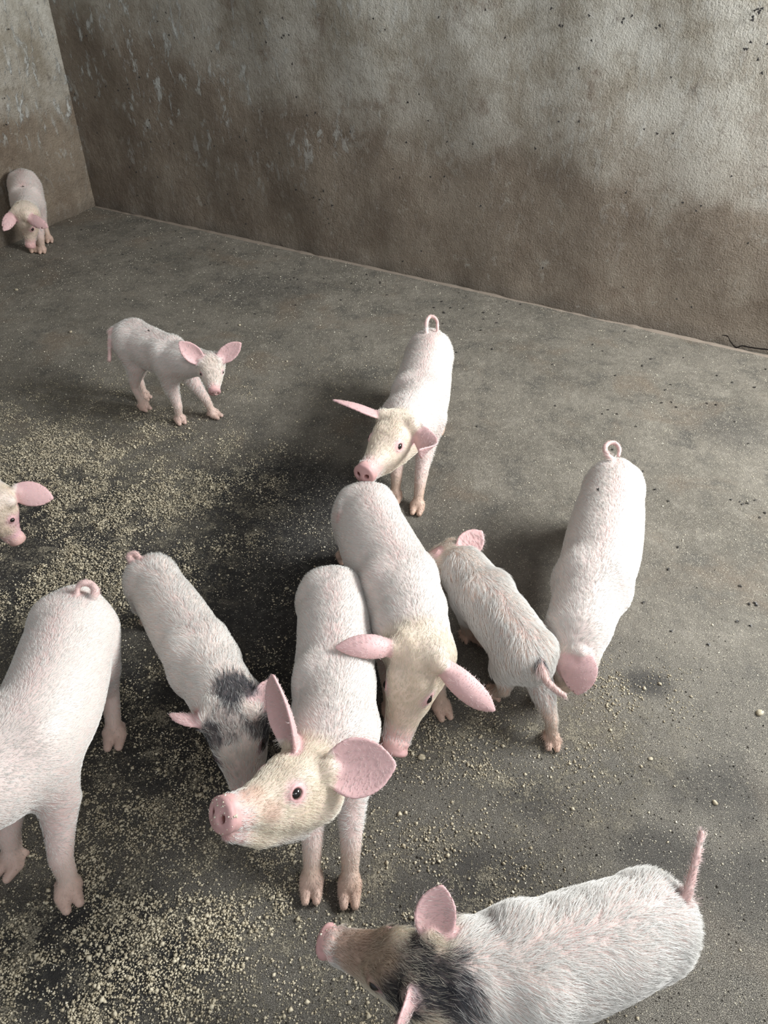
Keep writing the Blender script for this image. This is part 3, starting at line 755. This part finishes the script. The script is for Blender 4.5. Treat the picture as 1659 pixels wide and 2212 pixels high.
#PIGS
PIGS = [
    dict(label='piglet standing in the far corner of the pen with lowered head, against the wall', seed=1, s=.95, h=.004, hairs=12000, hr=1.3,
         spine=[(50, 391, .265, .058), (53, 403, .262, .068), (56, 419, .25, .073), (58, 434, .235, .066), (58, 443, .235, .055)],
         skull=(54, 464, .255), nose=(65, 534, .105), up=(.01, -.6, .8), hw=.98, legs=dict(fl=(92, 549), fr=(74, 547), hl=(108, 526), hr=None),
         ears=[('r', (8, 499, .22), 'away', .024, .05, .6), ('l', (104, 491, .23), 'away', .024, .05, .6)], tail=None),
    dict(label='lone small piglet with upright ears standing side-on, its face turned to the viewer', seed=2, s=.9, ls=.70, h=.0030, hairs=26000, hl=.014, hr=1.2,
         spine=[(272, 729, .235, .053), (288, 732, .235, .064), (310, 743, .23, .068), (345, 759, .228, .066), (376, 774, .23, .060), (398, 778, .24, .052)],
         skull=(-.574, 2.0, .262, 'w'), nose=(464, 848, .205), up=(.03, .02, 1), hw=1.28, legs=dict(fr=(394, 918, 405, 935), fl=(474, 904, 500, 915), hr=(320, 888, 338, 897), hl=(322, 864, 340, 868)), fl=.82,
         ears=[('r', (387, 739, .35), 'cam', .027, .03, .9), ('l', (520, 741, .33), 'cam', .025, .03, .9)],
         tail=[(252, 708, .27, .008), (240, 716, .27, .007), (236, 740, .24, .006), (237, 762, .21, .006), (236, 778, .19, .0065)], shag=.9, cream=.35, dirt=.5),
    dict(label='piglet with one folded ear resting its snout on the rump of the piglet before it', seed=3, ls=.82, h=.0031, hairs=36000, hr=1.1,
         spine=[(930, 746, .22, .060), (927, 765, .225, .074), (921, 795, .225, .084), (912, 838, .225, .090), (901, 880, .23, .090), (880, 912, .25, .082)],
         skull=(856, 936, .30), nose=(784, 1024, .285), up=(.02, .13, 1), hw=1.04, legs=dict(fl=(898, 1113), fr=(850, 1090), hl=(946, 940), hr=None), fl=.86,
         ears=[('r', (720, 864, .37), (.5, -.75, .2), .030, .05, .9), ('l', (905, 972, .37), (.3, -.4, -.8), .030, -.30, .5)],
         tail=[(921, 716, .30, .0075), (921, 698, .315, .007), (927, 685, .325, .0065), (937, 685, .325, .006), (944, 694, .315, .0055), (945, 712, .295, .005)], dirt=1.0),
    dict(label='long white piglet in the middle, drooping pink ears spread wide, snout pointing down', seed=4, h=.0028, hairs=56000,
         spine=[(786, 1090, .215, .062), (790, 1105, .22, .076), (802, 1142, .225, .087), (826, 1196, .225, .093), (855, 1250, .225, .093), (874, 1305, .23, .087), (887, 1365, .235, .080)],
         skull=(.084, .896, .255, 'w'), nose=(.037, .766, .106, 'w'), up=(-.24, -.69, .68), hw=.99, legs=dict(fl=(962, 1554, 975, 1585), fr=(850, 1560), hl=None, hr=(-.03, .012, 'o')), fl=.88,
         ears=[('r', (727, 1398, .32), (.3, -.8, .2), .025, .19, 1.3), ('l', (1067, 1535, .21), (.2, -.8, -.2), .027, .19, 1.3)],
         tail=[(742, 1085, .27, .008), (736, 1120, .25, .0075), (745, 1180, .19, .007), (757, 1225, .15, .005)]),
    dict(label='curious white piglet in the middle lifting its big pink-eared head and wet snout', seed=5, h=.0025, hairs=66000, hl=.013,
         spine=[(716, 1272, .215, .054), (716, 1288, .22, .068), (721, 1335, .225, .077), (724, 1400, .225, .080), (722, 1460, .23, .081), (722, 1525, .245, .079), (720, 1590, .27, .076)],
         skull=(-.113, .597, .302, 'w'), nose=(474, 1757, .385), up=(.19, .65, .73), hw=1.06, jaw=.13, eye=1.15, legs=dict(fl=(755, 1958), fr=(672, 1948), hl=None, hr=None), fl=.93,
         ears=[('r', (590, 1460, .45), (-.75, -.55, .15, 0), .047, .03, 1.0), ('l', (853, 1652, .36), 'cam', .046, .03, .8)], es=1.1, cream=.75, patch=[((.74, .13, -.10, 'h'), .030, .55, (0.62, 0.40, 0.30)), ((.62, -.02, -.24, 'h'), .028, .5, (0.62, 0.40, 0.32))],
         tail=None),
    dict(label='piglet with black patches on neck and brow, head down behind the lifted snout', seed=6, s=.85, skin=(.70, .58, .52), h=.0029, hairs=44000, hl=.017, hr=1.1,
         spine=[(316, 1240, .185, .043), (330, 1254, .19, .053), (366, 1308, .195, .063), (405, 1372, .195, .068), (442, 1432, .195, .066), (472, 1486, .195, .060)],
         skull=(-.277, .775, .200, 'w'), nose=(-.236, .649, .072, 'w'), up=(.07, -.70, .71), hw=1.08, legs=dict(fl=None, fr=None, hl=None, hr=None),
         ears=[('r', (368, 1543, .22), (.6, -.1, .3), .026, .03, 1.0), ('l', (598, 1468, .25), 'cam', .024, .03, .9)],
         tail=[(302, 1222, .22, .0085), (285, 1212, .23, .008), (280, 1200, .235, .0075), (292, 1196, .24, .0065), (304, 1208, .235, .005)],
         dark=[((512, 1488, .26), .048, .95), ((540, 1500, .22), .035, .7), ((.12, .16, .26, 'h'), .042, .8), ((.12, .16, -.26, 'h'), .042, .8), ((0, .28, 0, 'h'), .045, .45), ((.32, .03, .32, 'h'), .034, .9), ((.32, .03, -.32, 'h'), .034, .9)], shag=.9, cream=.1),
    dict(label='largest piglet, half out of frame, pink flank and splayed front leg', seed=7, s=1.12, ls=1.0, h=.0030, hairs=60000, hl=.010,
         spine=[(165, 1325, .225, .064), (158, 1345, .23, .078), (143, 1398, .235, .088), (126, 1465, .235, .093), (100, 1535, .24, .095), (58, 1600, .24, .095), (5, 1655, .24, .088), (-50, 1700, .235, .08)],
         skull=(-120, 1745, .22), nose=(-270, 1830, .10), legs=dict(fl=(160, 1960, 175, 2000), fr=(10, 1895), hl=(247, 1618), hr=None), fl=.76,
         ears=[('r', (-150, 1640, .2), (.6, -.5, .3), .03, .1, .6), ('l', (-130, 1850, .2), (.6, -.5, -.3), .03, .1, .6)],
         tail=[(202, 1290, .30, .0085), (206, 1275, .31, .008), (196, 1262, .315, .0075), (182, 1259, .32, .007), (170, 1266, .315, .006), (166, 1280, .305, .005)], dirt=.5, cream=.2),
    dict(label='piglet mostly out of frame, only its bowed pink-patched head and one ear showing', seed=8, h=.003, hairs=20000, hl=.009,
         spine=[(-330, 1010, .21, .07), (-270, 1020, .215, .085), (-200, 1035, .215, .088), (-130, 1050, .215, .085), (-70, 1062, .21, .075)],
         skull=(-4, 1085, .20), nose=(42, 1168, .075), up=(0.1, .3, 1), hw=1.12, legs=dict(fl=None, fr=None, hl=None, hr=None),
         ears=[('l', (114, 1076, .19), 'away', .030, .03, .4, (30, 1060, .22)), ('r', (-110, 1110, .17), 'away', .028, .05, .5)],
         tail=None, patch=[((.45, 0, -.25, 'h'), .06, .95, (0.66, 0.40, 0.44)), ((.40, .1, 0, 'h'), .055, .8, (0.68, 0.42, 0.46))], cream=.8),
    dict(label='shaggy small piglet seen from behind, speckled tail hanging, between two long white piglets', seed=9, s=.85, skin=(.66, .50, .42), ls=.70, h=.0029, hairs=40000, hl=.022, hr=1.2,
         spine=[(1146, 1424, .195, .048), (1136, 1408, .20, .056), (1108, 1368, .20, .062), (1070, 1318, .20, .063), (1030, 1266, .195, .058), (1000, 1232, .19, .052)],
         skull=(966, 1218, .165), nose=(905, 1222, .045), up=(-.3, 0, 1), hw=.95, legs=dict(hl=(1052, 1494, 1000, 1470), hr=(1193, 1620, 1193, 1645), fl=(1002, 1368), fr=None), fl=.78,
         ears=[('r', (1041, 1148, .24), 'cam', .030, .03, .6, (995, 1195, .21)), ('l', (938, 1190, .19), (-.3, -.5, .1, 0), .026, .05, .7)],
         tail=[(1166, 1428, .235, .0085), (1171, 1448, .23, .008), (1184, 1474, .22, .007), (1204, 1492, .21, .006), (1220, 1503, .205, .005)], shag=.7,
         dark=[((1166, 1430, .235), .012, .8), ((1176, 1458, .22), .006, .8)], cream=.3),
    dict(label='clean-white piglet with ring-curled tail and one pink ear flopped over its bowed face', seed=10, h=.0030, hairs=54000,
         spine=[(1330, 1030, .215, .056), (1328, 1045, .22, .068), (1320, 1085, .225, .084), (1309, 1144, .225, .092), (1298, 1200, .225, .092), (1281, 1256, .22, .084), (1264, 1310, .21, .075), (1249, 1358, .195, .067)],
         skull=(1236, 1415, .165), nose=(1207, 1482, .035), up=(0, .6, 1), hw=1.05, legs=dict(fl=None, fr=None, hl=None, hr=None), fl=.72,
         ears=[('l', (1248, 1500, .13), 'away', .036, .06, .5, (1254, 1408, .215)), ('r', (1168, 1352, .15), 'cam', .03, .1, .5)],
         tail=[(1322, 992, .29, .008), (1311, 982, .30, .0072), (1307, 967, .305, .0068), (1316, 957, .31, .0062), (1330, 958, .31, .006), (1338, 970, .305, .0055), (1336, 984, .295, .005)], cream=.55),
    dict(label='piglet with grey-black face patches crossing at the bottom, tail held out straight', seed=11, s=.95, skin=(.72, .58, .53), h=.0026, hairs=70000, hl=.022, hr=1.0,
         spine=[(1432, 1975, .225, .052), (1412, 1985, .23, .062), (1350, 2016, .235, .075), (1260, 2050, .235, .081), (1160, 2085, .235, .083), (1070, 2108, .235, .078), (985, 2110, .235, .070)],
         skull=(.091, .339, .235, 'w'), nose=(-.069, .403, .155, 'w'), up=(-.43, .06, .90), hw=.92, legs=dict(fl=None, fr=None, hl=(-.03, 0.0, 'o'), hr=None),
         ears=[('r', (955, 1914, .33), 'cam', .030, .03, .9), ('l', (850, 2235, .31), (.5, .6, -.3), .026, .05, 1.0)],
         tail=[(1462, 1950, .27, .0085), (1482, 1935, .285, .0075), (1494, 1895, .30, .0065), (1505, 1850, .315, .0055), (1516, 1800, .33, .0048)],
         dark=[((-.02, .16, .22, 'h'), .036, .85), ((.14, .14, -.26, 'h'), .042, .85), ((945, 2120, .31), .050, .8), ((980, 2160, .28), .045, .85), ((.25, .05, .30, 'h'), .03, .8), ((0, .28, -.05, 'h'), .05, .5)], patch=[((.38, .15, 0, 'h'), .055, .8, (0.38, 0.28, 0.20)), ((.68, .08, 0, 'h'), .050, .8, (0.50, 0.36, 0.28))], shag=.9, cream=.7, dirt=.6),
]

INFO = [build_pig(sp)[1] for sp in PIGS]

#FEED
# ------------------------------------------------------------------ spilled meal: nobody could count it
def crumbs(name, pos, rad, m, label, seed, squash=0.75, nrm_=None):
    g_ = np.random.default_rng(seed); n = len(pos)
    o8 = np.array([[1, 0, 0], [-1, 0, 0], [0, 1, 0], [0, -1, 0], [0, 0, 1], [0, 0, -1]], float)
    f8 = np.array([[0, 2, 4], [2, 1, 4], [1, 3, 4], [3, 0, 4], [2, 0, 5], [1, 2, 5], [3, 1, 5], [0, 3, 5]])
    V = o8[None] * (0.65 + 0.7 * g_.random((n, 6, 1)))
    a = g_.random(n) * 6.283; ca, sa = np.cos(a)[:, None], np.sin(a)[:, None]
    X = V[..., 0] * ca - V[..., 1] * sa; Y = V[..., 0] * sa + V[..., 1] * ca; Z = V[..., 2] * squash + V[..., 0] * g_.normal(0, .25, (n, 1))
    W = np.stack([X, Y, Z], -1) * rad[:, None, None] + pos[:, None, :]
    Fc = f8[None] + (np.arange(n) * 6)[:, None, None]
    me = bpy.data.meshes.new(name); me.vertices.add(n * 6); me.vertices.foreach_set('co', W.astype(np.float32).ravel())
    me.loops.add(n * 24); me.loops.foreach_set('vertex_index', Fc.astype(np.int32).ravel())
    me.polygons.add(n * 8); me.polygons.foreach_set('loop_start', np.arange(0, n * 24, 3, dtype=np.int32)); me.polygons.foreach_set('loop_total', np.full(n * 8, 3, np.int32))
    me.update(calc_edges=True); me.materials.append(m)
    o = bpy.data.objects.new(name, me); C.objects.link(o)
    return tag(o, label, 'feed', None, 'stuff')


def meal_material(name, a, b2):
    m, nt, b = mat(name); g = G(nt); p = g.pos()
    g.put(b.inputs['Base Color'], g.mix(g.ramp(g.noise(p, 90, 3, 0.7), 0.35, 0.65), a, b2)); b.inputs['Roughness'].default_value = 0.8
    b.inputs['Specular IOR Level'].default_value = 0.25
    return m


MEAL2 = meal_material('damp_meal', (0.36, 0.31, 0.215), (0.62, 0.56, 0.42))
MEAL3 = meal_material('dry_meal', (0.55, 0.50, 0.38), (0.78, 0.74, 0.62))
GRIT = meal_material('dark_grit', (0.03, 0.028, 0.024), (0.09, 0.08, 0.065))

HEAPS = [((140, 1010), .30, .20, 1.0), ((280, 1110), .26, .20, 1.3), ((330, 1200), .20, .13, 1.2), ((60, 1240), .17, .12, 1.0), ((170, 1215), .22, .10, 1.0), ((60, 980), .3, .2, .6), ((440, 1020), .30, .22, .6),
         ((30, 1330), .22, .20, .8), ((240, 1160), .16, .12, .9), ((560, 1300), .22, .25, .22), ((300, 1400), .2, .2, .45), ((340, 1650), .24, .22, .45), ((330, 1850), .26, .16, .9), ((60, 2090), .22, .16, 1.3),
         ((250, 1980), .26, .16, 1.0), ((430, 1950), .2, .14, .7), ((350, 2140), .26, .12, 1.0), ((560, 2050), .2, .15, .5), ((960, 1600), .12, .08, .7), ((1120, 1600), .16, .10, .5), ((1320, 1490), .14, .10, .6), ((860, 1900), .3, .2, .35), ((100, 900), .4, .2, .3), ((540, 850), .4, .25, .12), ((800, 2130), .25, .10, .5)]
GAPS = [((75, 1190), .12, .055), ((20, 1225), .10, .06), ((420, 1150), .10, .06), ((480, 1330), .16, .16)]        # licked clean
CH = [np.array([*at(*c)[:2], a, b_, w_]) for c, a, b_, w_ in HEAPS]


def density(P2):
    d = np.zeros(len(P2))
    for x, y, a, b_, w_ in CH: d += w_ * np.exp(-((P2[:, 0] - x) / a) ** 2 - ((P2[:, 1] - y) / b_) ** 2)
    for c, a, b_ in GAPS:
        q = at(*c); d *= 1 - .93 * np.exp(-(((P2[:, 0] - q[0]) / a) ** 2 + ((P2[:, 1] - q[1]) / b_) ** 2) ** 2)
    return d


def inside(P2, mrg=0.006):
    q = np.column_stack([P2, np.zeros(len(P2))]) - CORNER
    return (q @ nb > mrg) & (q @ nl > mrg)


g_ = np.random.default_rng(77)
N0 = 1900000
P2 = np.column_stack([g_.uniform(-2.3, 2.0, N0), g_.uniform(0.1, 4.2, N0)]); P2 = P2[inside(P2)]
P3 = np.column_stack([P2, np.zeros(len(P2))])
pt = sstep(fbm(P3, 11, 3, 4), .40, .62); pt2 = sstep(fbm(P3, 48, 9, 3), .38, .62)
dn = density(P2) * (.12 + .88 * pt) * (.25 + .75 * pt2)
kp = g_.random(len(P2)) < np.clip(dn, 0, 1.2) * .95
A2 = P2[kp]; rd = g_.lognormal(math.log(.00155), .42, len(A2)); rd = np.clip(rd, .0009, .0058)
hz_ = rd * .35 + .0015 * np.clip(dn[kp], 0, 1) * g_.random(len(A2)) * 2.0
crumbs('feed_crumbs', np.column_stack([A2, hz_]), rd, MEAL2, 'damp yellow meal spilled in patches over the wet black part of the floor', 5)
far = np.clip((P2[:, 1] - .3) / 3.0, 0, 1)
pb = .0150 * (.35 + 1.1 * sstep(fbm(P3, 3.5, 21, 4), .35, .65)) * (.6 + .8 * sstep(fbm(P3, 20, 22, 3), .4, .65))
kp = g_.random(len(P2)) < pb
B2 = P2[kp]; rd = np.clip(g_.lognormal(math.log(.00135), .35, len(B2)), .0007, .0042)
crumbs('feed_crumbs', np.column_stack([B2, rd * .3]), rd, MEAL3, 'dry pale specks of meal scattered over the grey concrete floor', 6)
q = at(900, 1950)
kp = (g_.random(len(P2)) < .045 * np.exp(-((P2[:, 0] - q[0]) / 1.0) ** 2 - ((P2[:, 1] - q[1]) / .55) ** 2)) 
D2 = P2[kp]; rd = np.clip(g_.lognormal(math.log(.0012), .35, len(D2)), .0007, .003)
crumbs('floor_grit', np.column_stack([D2, rd * .3]), rd, GRIT, 'dark grit and dung crumbs strewn among the meal', 8)['category'] = 'grit'

# meal stuck to wet snouts
for k, (what, cnt) in {1: ('turned to the viewer by the lone small piglet', 26), 3: ('pointing down on the long middle piglet', 16), 4: ('lifted highest in the middle of the group', 70), 10: ('of the piglet with grey-black face patches', 50)}.items():
    inf = INFO[k]; V, Nn, hd, L = inf['V'], inf['N'], inf['hd'], inf['L']
    d_ = np.minimum(np.linalg.norm(V - hd(1.0, -.02, 0), axis=1), np.linalg.norm(V - hd(.92, -.2, 0), axis=1))
    ids = np.nonzero(d_ < .17 * L)[0]; ids = g_.choice(ids, cnt)
    rr = np.clip(g_.lognormal(math.log(.0013), .35, cnt), .0007, .003)
    crumbs('feed_crumbs', V[ids] + Nn[ids] * .0003, rr, MEAL3, 'meal crumbs stuck to the snout ' + what, 30 + k)

# ------------------------------------------------------------------ single lumps of feed
LUMPS = [((910, 1637), .0075, 'largest lump of feed, on the floor under the long middle piglet\'s snout'), ((153, 718), .0065, 'pale feed lump alone on the floor at the far left'), ((36, 627), .0075, 'pale feed lump below the piglet in the corner'),
         ((1640, 1541), .0085, 'flat greenish feed chip at the right edge of the picture'), ((1544, 1735), .0055, 'round feed lump above the straight tail'), ((1405, 1640), .0048, 'small dark feed lump between the shaggy piglet and the straight tail'),
         ((518, 703), .0055, 'pale lump near the upright ear of the lone small piglet'), ((294, 890), .0045, 'small lump beside the hind foot of the lone small piglet'), ((240, 2095), .0055, 'white feed lump near the bottom, below the splayed front leg')]
for i, (c, r_, lab) in enumerate(LUMPS):
    g2 = np.random.default_rng(90 + i); q = at(*c); vs, fs = [], []
    for a in range(7):
        for b_ in range(10):
            th = math.pi * a / 6; ph = 2 * math.pi * b_ / 10; d_ = np.array([math.cos(ph) * math.sin(th), math.sin(ph) * math.sin(th), math.cos(th)])
            rr = r_ * (.75 + .5 * float(vnoise(d_[None] * 1.0, 2.3, i)[0])); vs.append([d_[0] * rr * 1.15, d_[1] * rr * .9, d_[2] * rr * .62 + r_ * .42])
    for a in range(6):
        for b_ in range(10): fs.append((a * 10 + b_, a * 10 + (b_ + 1) % 10, (a + 1) * 10 + (b_ + 1) % 10, (a + 1) * 10 + b_))
    o = mesh_obj('feed_lump', vs, fs, MEAL2, None, True); o.location = q; o.rotation_euler.z = i * 1.3
    tag(o, lab, 'feed lump', 'lumps of feed on the floor')

# ------------------------------------------------------------------ flies
FLYM = plain('black_fly', (0.012, 0.011, 0.011), 0.45, 0.5); WING = plain('fly_wing', (0.06, 0.055, 0.05), 0.35, 0.5)


def fly_mesh():
    vs, fs, mi = [], [], []
    def ell(c, r_):
        b0 = len(vs); nu, nv = 8, 6
        for a in range(nv + 1):
            for k in range(nu):
                th = math.pi * a / nv; ph = 2 * math.pi * k / nu
                vs.append((c[0] + r_[0] * math.cos(th), c[1] + r_[1] * math.sin(th) * math.cos(ph), c[2] + r_[2] * math.sin(th) * math.sin(ph)))
        for a in range(nv):
            for k in range(nu): fs.append((b0 + a * nu + k, b0 + a * nu + (k + 1) % nu, b0 + (a + 1) * nu + (k + 1) % nu, b0 + (a + 1) * nu + k)); mi.append(0)
    ell((.0008, 0, .0018), (.0018, .0014, .0013)); ell((-.0020, 0, .0016), (.0024, .0014, .0011)); ell((.0029, 0, .0017), (.0009, .0011, .0009))
    for s_ in (-1, 1):                                                        # folded wings and six bent legs
        b0 = len(vs)
        for z_ in (.0030, .0032):
            vs.extend([(.0012, .0006 * s_, z_), (-.0010, .0026 * s_, z_), (-.0044, .0030 * s_, z_ - .0006), (-.0046, .0012 * s_, z_ - .0004)])
        fs.extend([(b0, b0 + 1, b0 + 2, b0 + 3), (b0 + 7, b0 + 6, b0 + 5, b0 + 4)] + [(b0 + k, b0 + (k + 1) % 4, b0 + 4 + (k + 1) % 4, b0 + 4 + k) for k in range(4)]); mi.extend([1] * 6)
        for x_, e_ in ((.0018, .0016), (.0004, .0), (-.0010, -.0018)):
            b0 = len(vs); w_ = .00018
            for p_ in ((x_, .0008 * s_, .0012), (x_ + e_ * .5, .0022 * s_, .0018), (x_ + e_, .0032 * s_, .0)):
                vs.extend([(p_[0] - w_, p_[1], p_[2]), (p_[0] + w_, p_[1], p_[2]), (p_[0], p_[1], p_[2] + 2 * w_)])
            for k in (0, 3):
                for a in range(3): fs.append((b0 + k + a, b0 + k + (a + 1) % 3, b0 + k + 3 + (a + 1) % 3, b0 + k + 3 + a)); mi.append(0)
    me = bpy.data.meshes.new('fly'); me.from_pydata(vs, [], fs); me.materials.append(FLYM); me.materials.append(WING)
    me.polygons.foreach_set('material_index', mi); me.update(); return me


FLY = fly_mesh(); fr = random.Random(4)


def fly(p, n, label, group, sc=1.0):
    o = bpy.data.objects.new('fly', FLY); C.objects.link(o)
    n = Vector(n).normalized(); a = fr.uniform(0, 6.283)
    t = n.orthogonal().normalized(); t = Matrix.Rotation(a, 3, n) @ t; b_ = n.cross(t)
    R_ = Matrix((t, b_, n)).transposed().to_4x4(); s_ = fr.uniform(.95, 1.25) * sc
    o.matrix_world = Matrix.Translation(Vector(p)) @ R_ @ Matrix.Scale(s_, 4)
    return tag(o, label, 'fly', group)


WB = [(363,27),(345,45),(424,81),(369,75),(460,109),(566,25),(566,50),(615,39),(616,75),(627,74),(613,81),(578,89),(809,39),(635,136),(191,76),(249,105),(305,166),(280,181),(282,190),(259,194),(233,185),(210,208),(166,203),(570,239),(684,243),(667,248),(644,208),(326,259),(323,274),(214,285),(330,305),(380,309),(466,314),(521,295),(535,302),(760,283),(607,330),(284,360),(298,370),(344,380),(495,418),(528,429),(643,408),(702,410),(681,425),(694,429),(721,442),(712,471),(300,421),(446,440),(714,481),(534,482),(680,458),
      (950,37),(1051,19),(1192,18),(1212,55),(1217,56),(1274,32),(1348,40),(1346,48),(1366,34),(1427,55),(1418,59),(1093,81),(1280,87),(1253,147),(835,64),(1636,19),(1641,23),(1646,17),(1639,26),(1632,21),(1627,37),(1625,42),(1623,90),(1608,104),(1613,104),(1638,126),(1647,157),(1657,94),(883,220),(908,201),(927,259),(880,306),(968,305),(1024,308),(1158,318),(1253,261),(1208,261),(1392,277),(1420,286),(1454,286),(851,363),(866,381),(932,380),(963,379),(1580,379),(1354,413),(1475,435),(1515,443),(1504,452),(1040,443),(1450,165),(1617,522),(1347,617),(1495,661),(1462,643),(1174,577),(912,540),(873,562)]
WL = [(14,63),(5,211),(8,268)]
FF = [(1349,716),(1405,776),(1476,773),(1387,792),(1329,812),(1302,759),(1548,812),(1581,827),(1631,837),(1653,798),(1448,832),(1437,843),(1450,870),(1460,880),(1429,871),(1546,875),(1527,872),(1313,886),(1333,895),(1301,895),(1587,911),(1374,922),(1617,959),(1323,972),(1388,1019),(1414,1058),(1443,1083),(1578,1080),(1598,1084),(1604,1090),(1614,1088),(1631,1081),(1464,1183),(1443,1231),(1599,1267),(1641,1118),(1652,1109),(1618,1306),(1630,1303),(1633,1308),(1593,1343),(1620,1352),(1529,1393),(1390,1302),(1449,1364),
      (412,560),(454,572),(471,572),(506,539),(463,540),(441,541),(485,567),(556,580),(605,583),(637,582),(597,554),(580,601),(628,605),(635,601),(643,604),(700,603),(619,623),(623,623),(645,621),(793,604),(760,613),(821,610),(821,613),(792,594),(836,638),(736,649),(639,660),(540,638),(551,679),(491,699),(496,612),(897,682),(737,649),(791,728),(938,665),(955,652),(957,676),(960,677),(973,666),(1000,667),(1045,676),(1045,690),(1073,698),(1038,714),(986,762),(1078,680),(957,700),(1063,755),(1030,922),
      (1007,640),(954,652),(937,665),(974,666),(958,675),(1044,676),(1094,653),(1124,658),(992,633),(1280,745),(1387,790),(1193,788),(1199,877),(1629,838),(228,594),(297,582),(358,638),(272,647),(333,568),(280,565),(266,550),(327,538),(349,532),(319,520),(291,512),(313,500),(380,500),(176,497),(235,498),(290,495),(393,514)]
for c in WB:
    p = on_wall(*c, CORNER, nb); fly(p + nb * .012, nb, 'tiny black fly sitting on the stained back wall', 'flies on the back wall', 1.15)
for c in WL:
    p = on_wall(*c, CORNER, nl); fly(p + nl * .012, nl, 'tiny black fly sitting on the narrow side wall', 'flies on the side wall', 1.15)
for c in FF:
    fly(at(*c) + np.array([0, 0, .0004]), (0, 0, 1), 'tiny black fly resting on the bare concrete floor', 'flies on the floor', 1.0)
for k, (px, py), lab in ((0, (49, 397), 'fly on the back of the piglet in the far corner'), (1, (321, 711), 'fly on the white back of the lone small piglet'), (9, (1290, 1057), 'fly on the flank of the ring-tailed piglet')):
    V, Nn = INFO[k]['V'], INFO[k]['N']; d_ = V - CAM; d_ /= np.linalg.norm(d_, axis=1)[:, None]; ray = at(px, py) - CAM; ray /= np.linalg.norm(ray)
    cand = np.nonzero((d_ @ ray > math.cos(.004)) & ((Nn * -d_).sum(1) > .15))[0]
    if len(cand):
        i = cand[np.argmin(np.linalg.norm(V[cand] - CAM, axis=1))]; fly(V[i] + Nn[i] * .004, Nn[i], lab, None, 1.1)

# ------------------------------------------------------------------ mortar toe and crack at the foot of the back wall
MORTAR = plain('pale_mortar', (0.24, 0.20, 0.16), 0.85, 0.2); VOID = plain('crack_void', (0.012, 0.010, 0.009), 0.95, 0.05)


def strip(name, pts, w0, h0, m, kind='structure', parent=None):
    """irregular ridge following pts, a few millimetres proud of the wall"""
    vs, fs = [], []
    for i, p in enumerate(pts):
        k = .45 + 1.1 * float(vnoise(np.array([[i * .37, 0, 0]]), 1.0, 4)[0])
        vs += [p + nb * -.004, p + nb * (.004 + w0 * k), p + nb * (.003 + w0 * k * .5) + np.array([0, 0, h0 * k * .8]), p + nb * -.004 + np.array([0, 0, h0 * k])]
    for i in range(len(pts) - 1):
        for a in range(4): fs.append((i * 4 + a, i * 4 + (a + 1) % 4, i * 4 + 4 + (a + 1) % 4, i * 4 + 4 + a))
    fs += [(3, 2, 1, 0), tuple(len(vs) - 4 + a for a in range(4))]
    o = mesh_obj(name, vs, fs, m); o['kind'] = kind
    return o


tt = np.linspace(0.02, 4.4, 320)
strip('trim_1', [CORNER + db * t + nb * .012 + np.array([0, 0, -.002]) for t in tt], .012, .006, MORTAR)
cr = [(1560, 722), (1572, 724), (1578, 735), (1590, 748), (1603, 745), (1620, 748), (1640, 751), (1659, 753), (1690, 758)]
K = np.array([on_wall(*c, CORNER, nb) for c in cr]); K = catmull(K, 6)
vs, fs = [], []
for i, p in enumerate(K):
    w_ = .0018 * math.sin(min(i / 10, 1) * 1.57) * (.7 + .6 * float(vnoise(np.array([[i * .5, 0, 0]]), 1.0, 2)[0])) + .0008
    for a in range(6): vs.append(p + nb * (.0095 + .0030 * math.cos(a * 1.047)) + np.array([0, 0, w_ * math.sin(a * 1.047)]))
for i in range(len(K) - 1):
    for a in range(6): fs.append((i * 6 + a, i * 6 + (a + 1) % 6, i * 6 + 6 + (a + 1) % 6, i * 6 + 6 + a))
o = mesh_obj('trim_2', vs, fs, VOID); o['kind'] = 'structure'
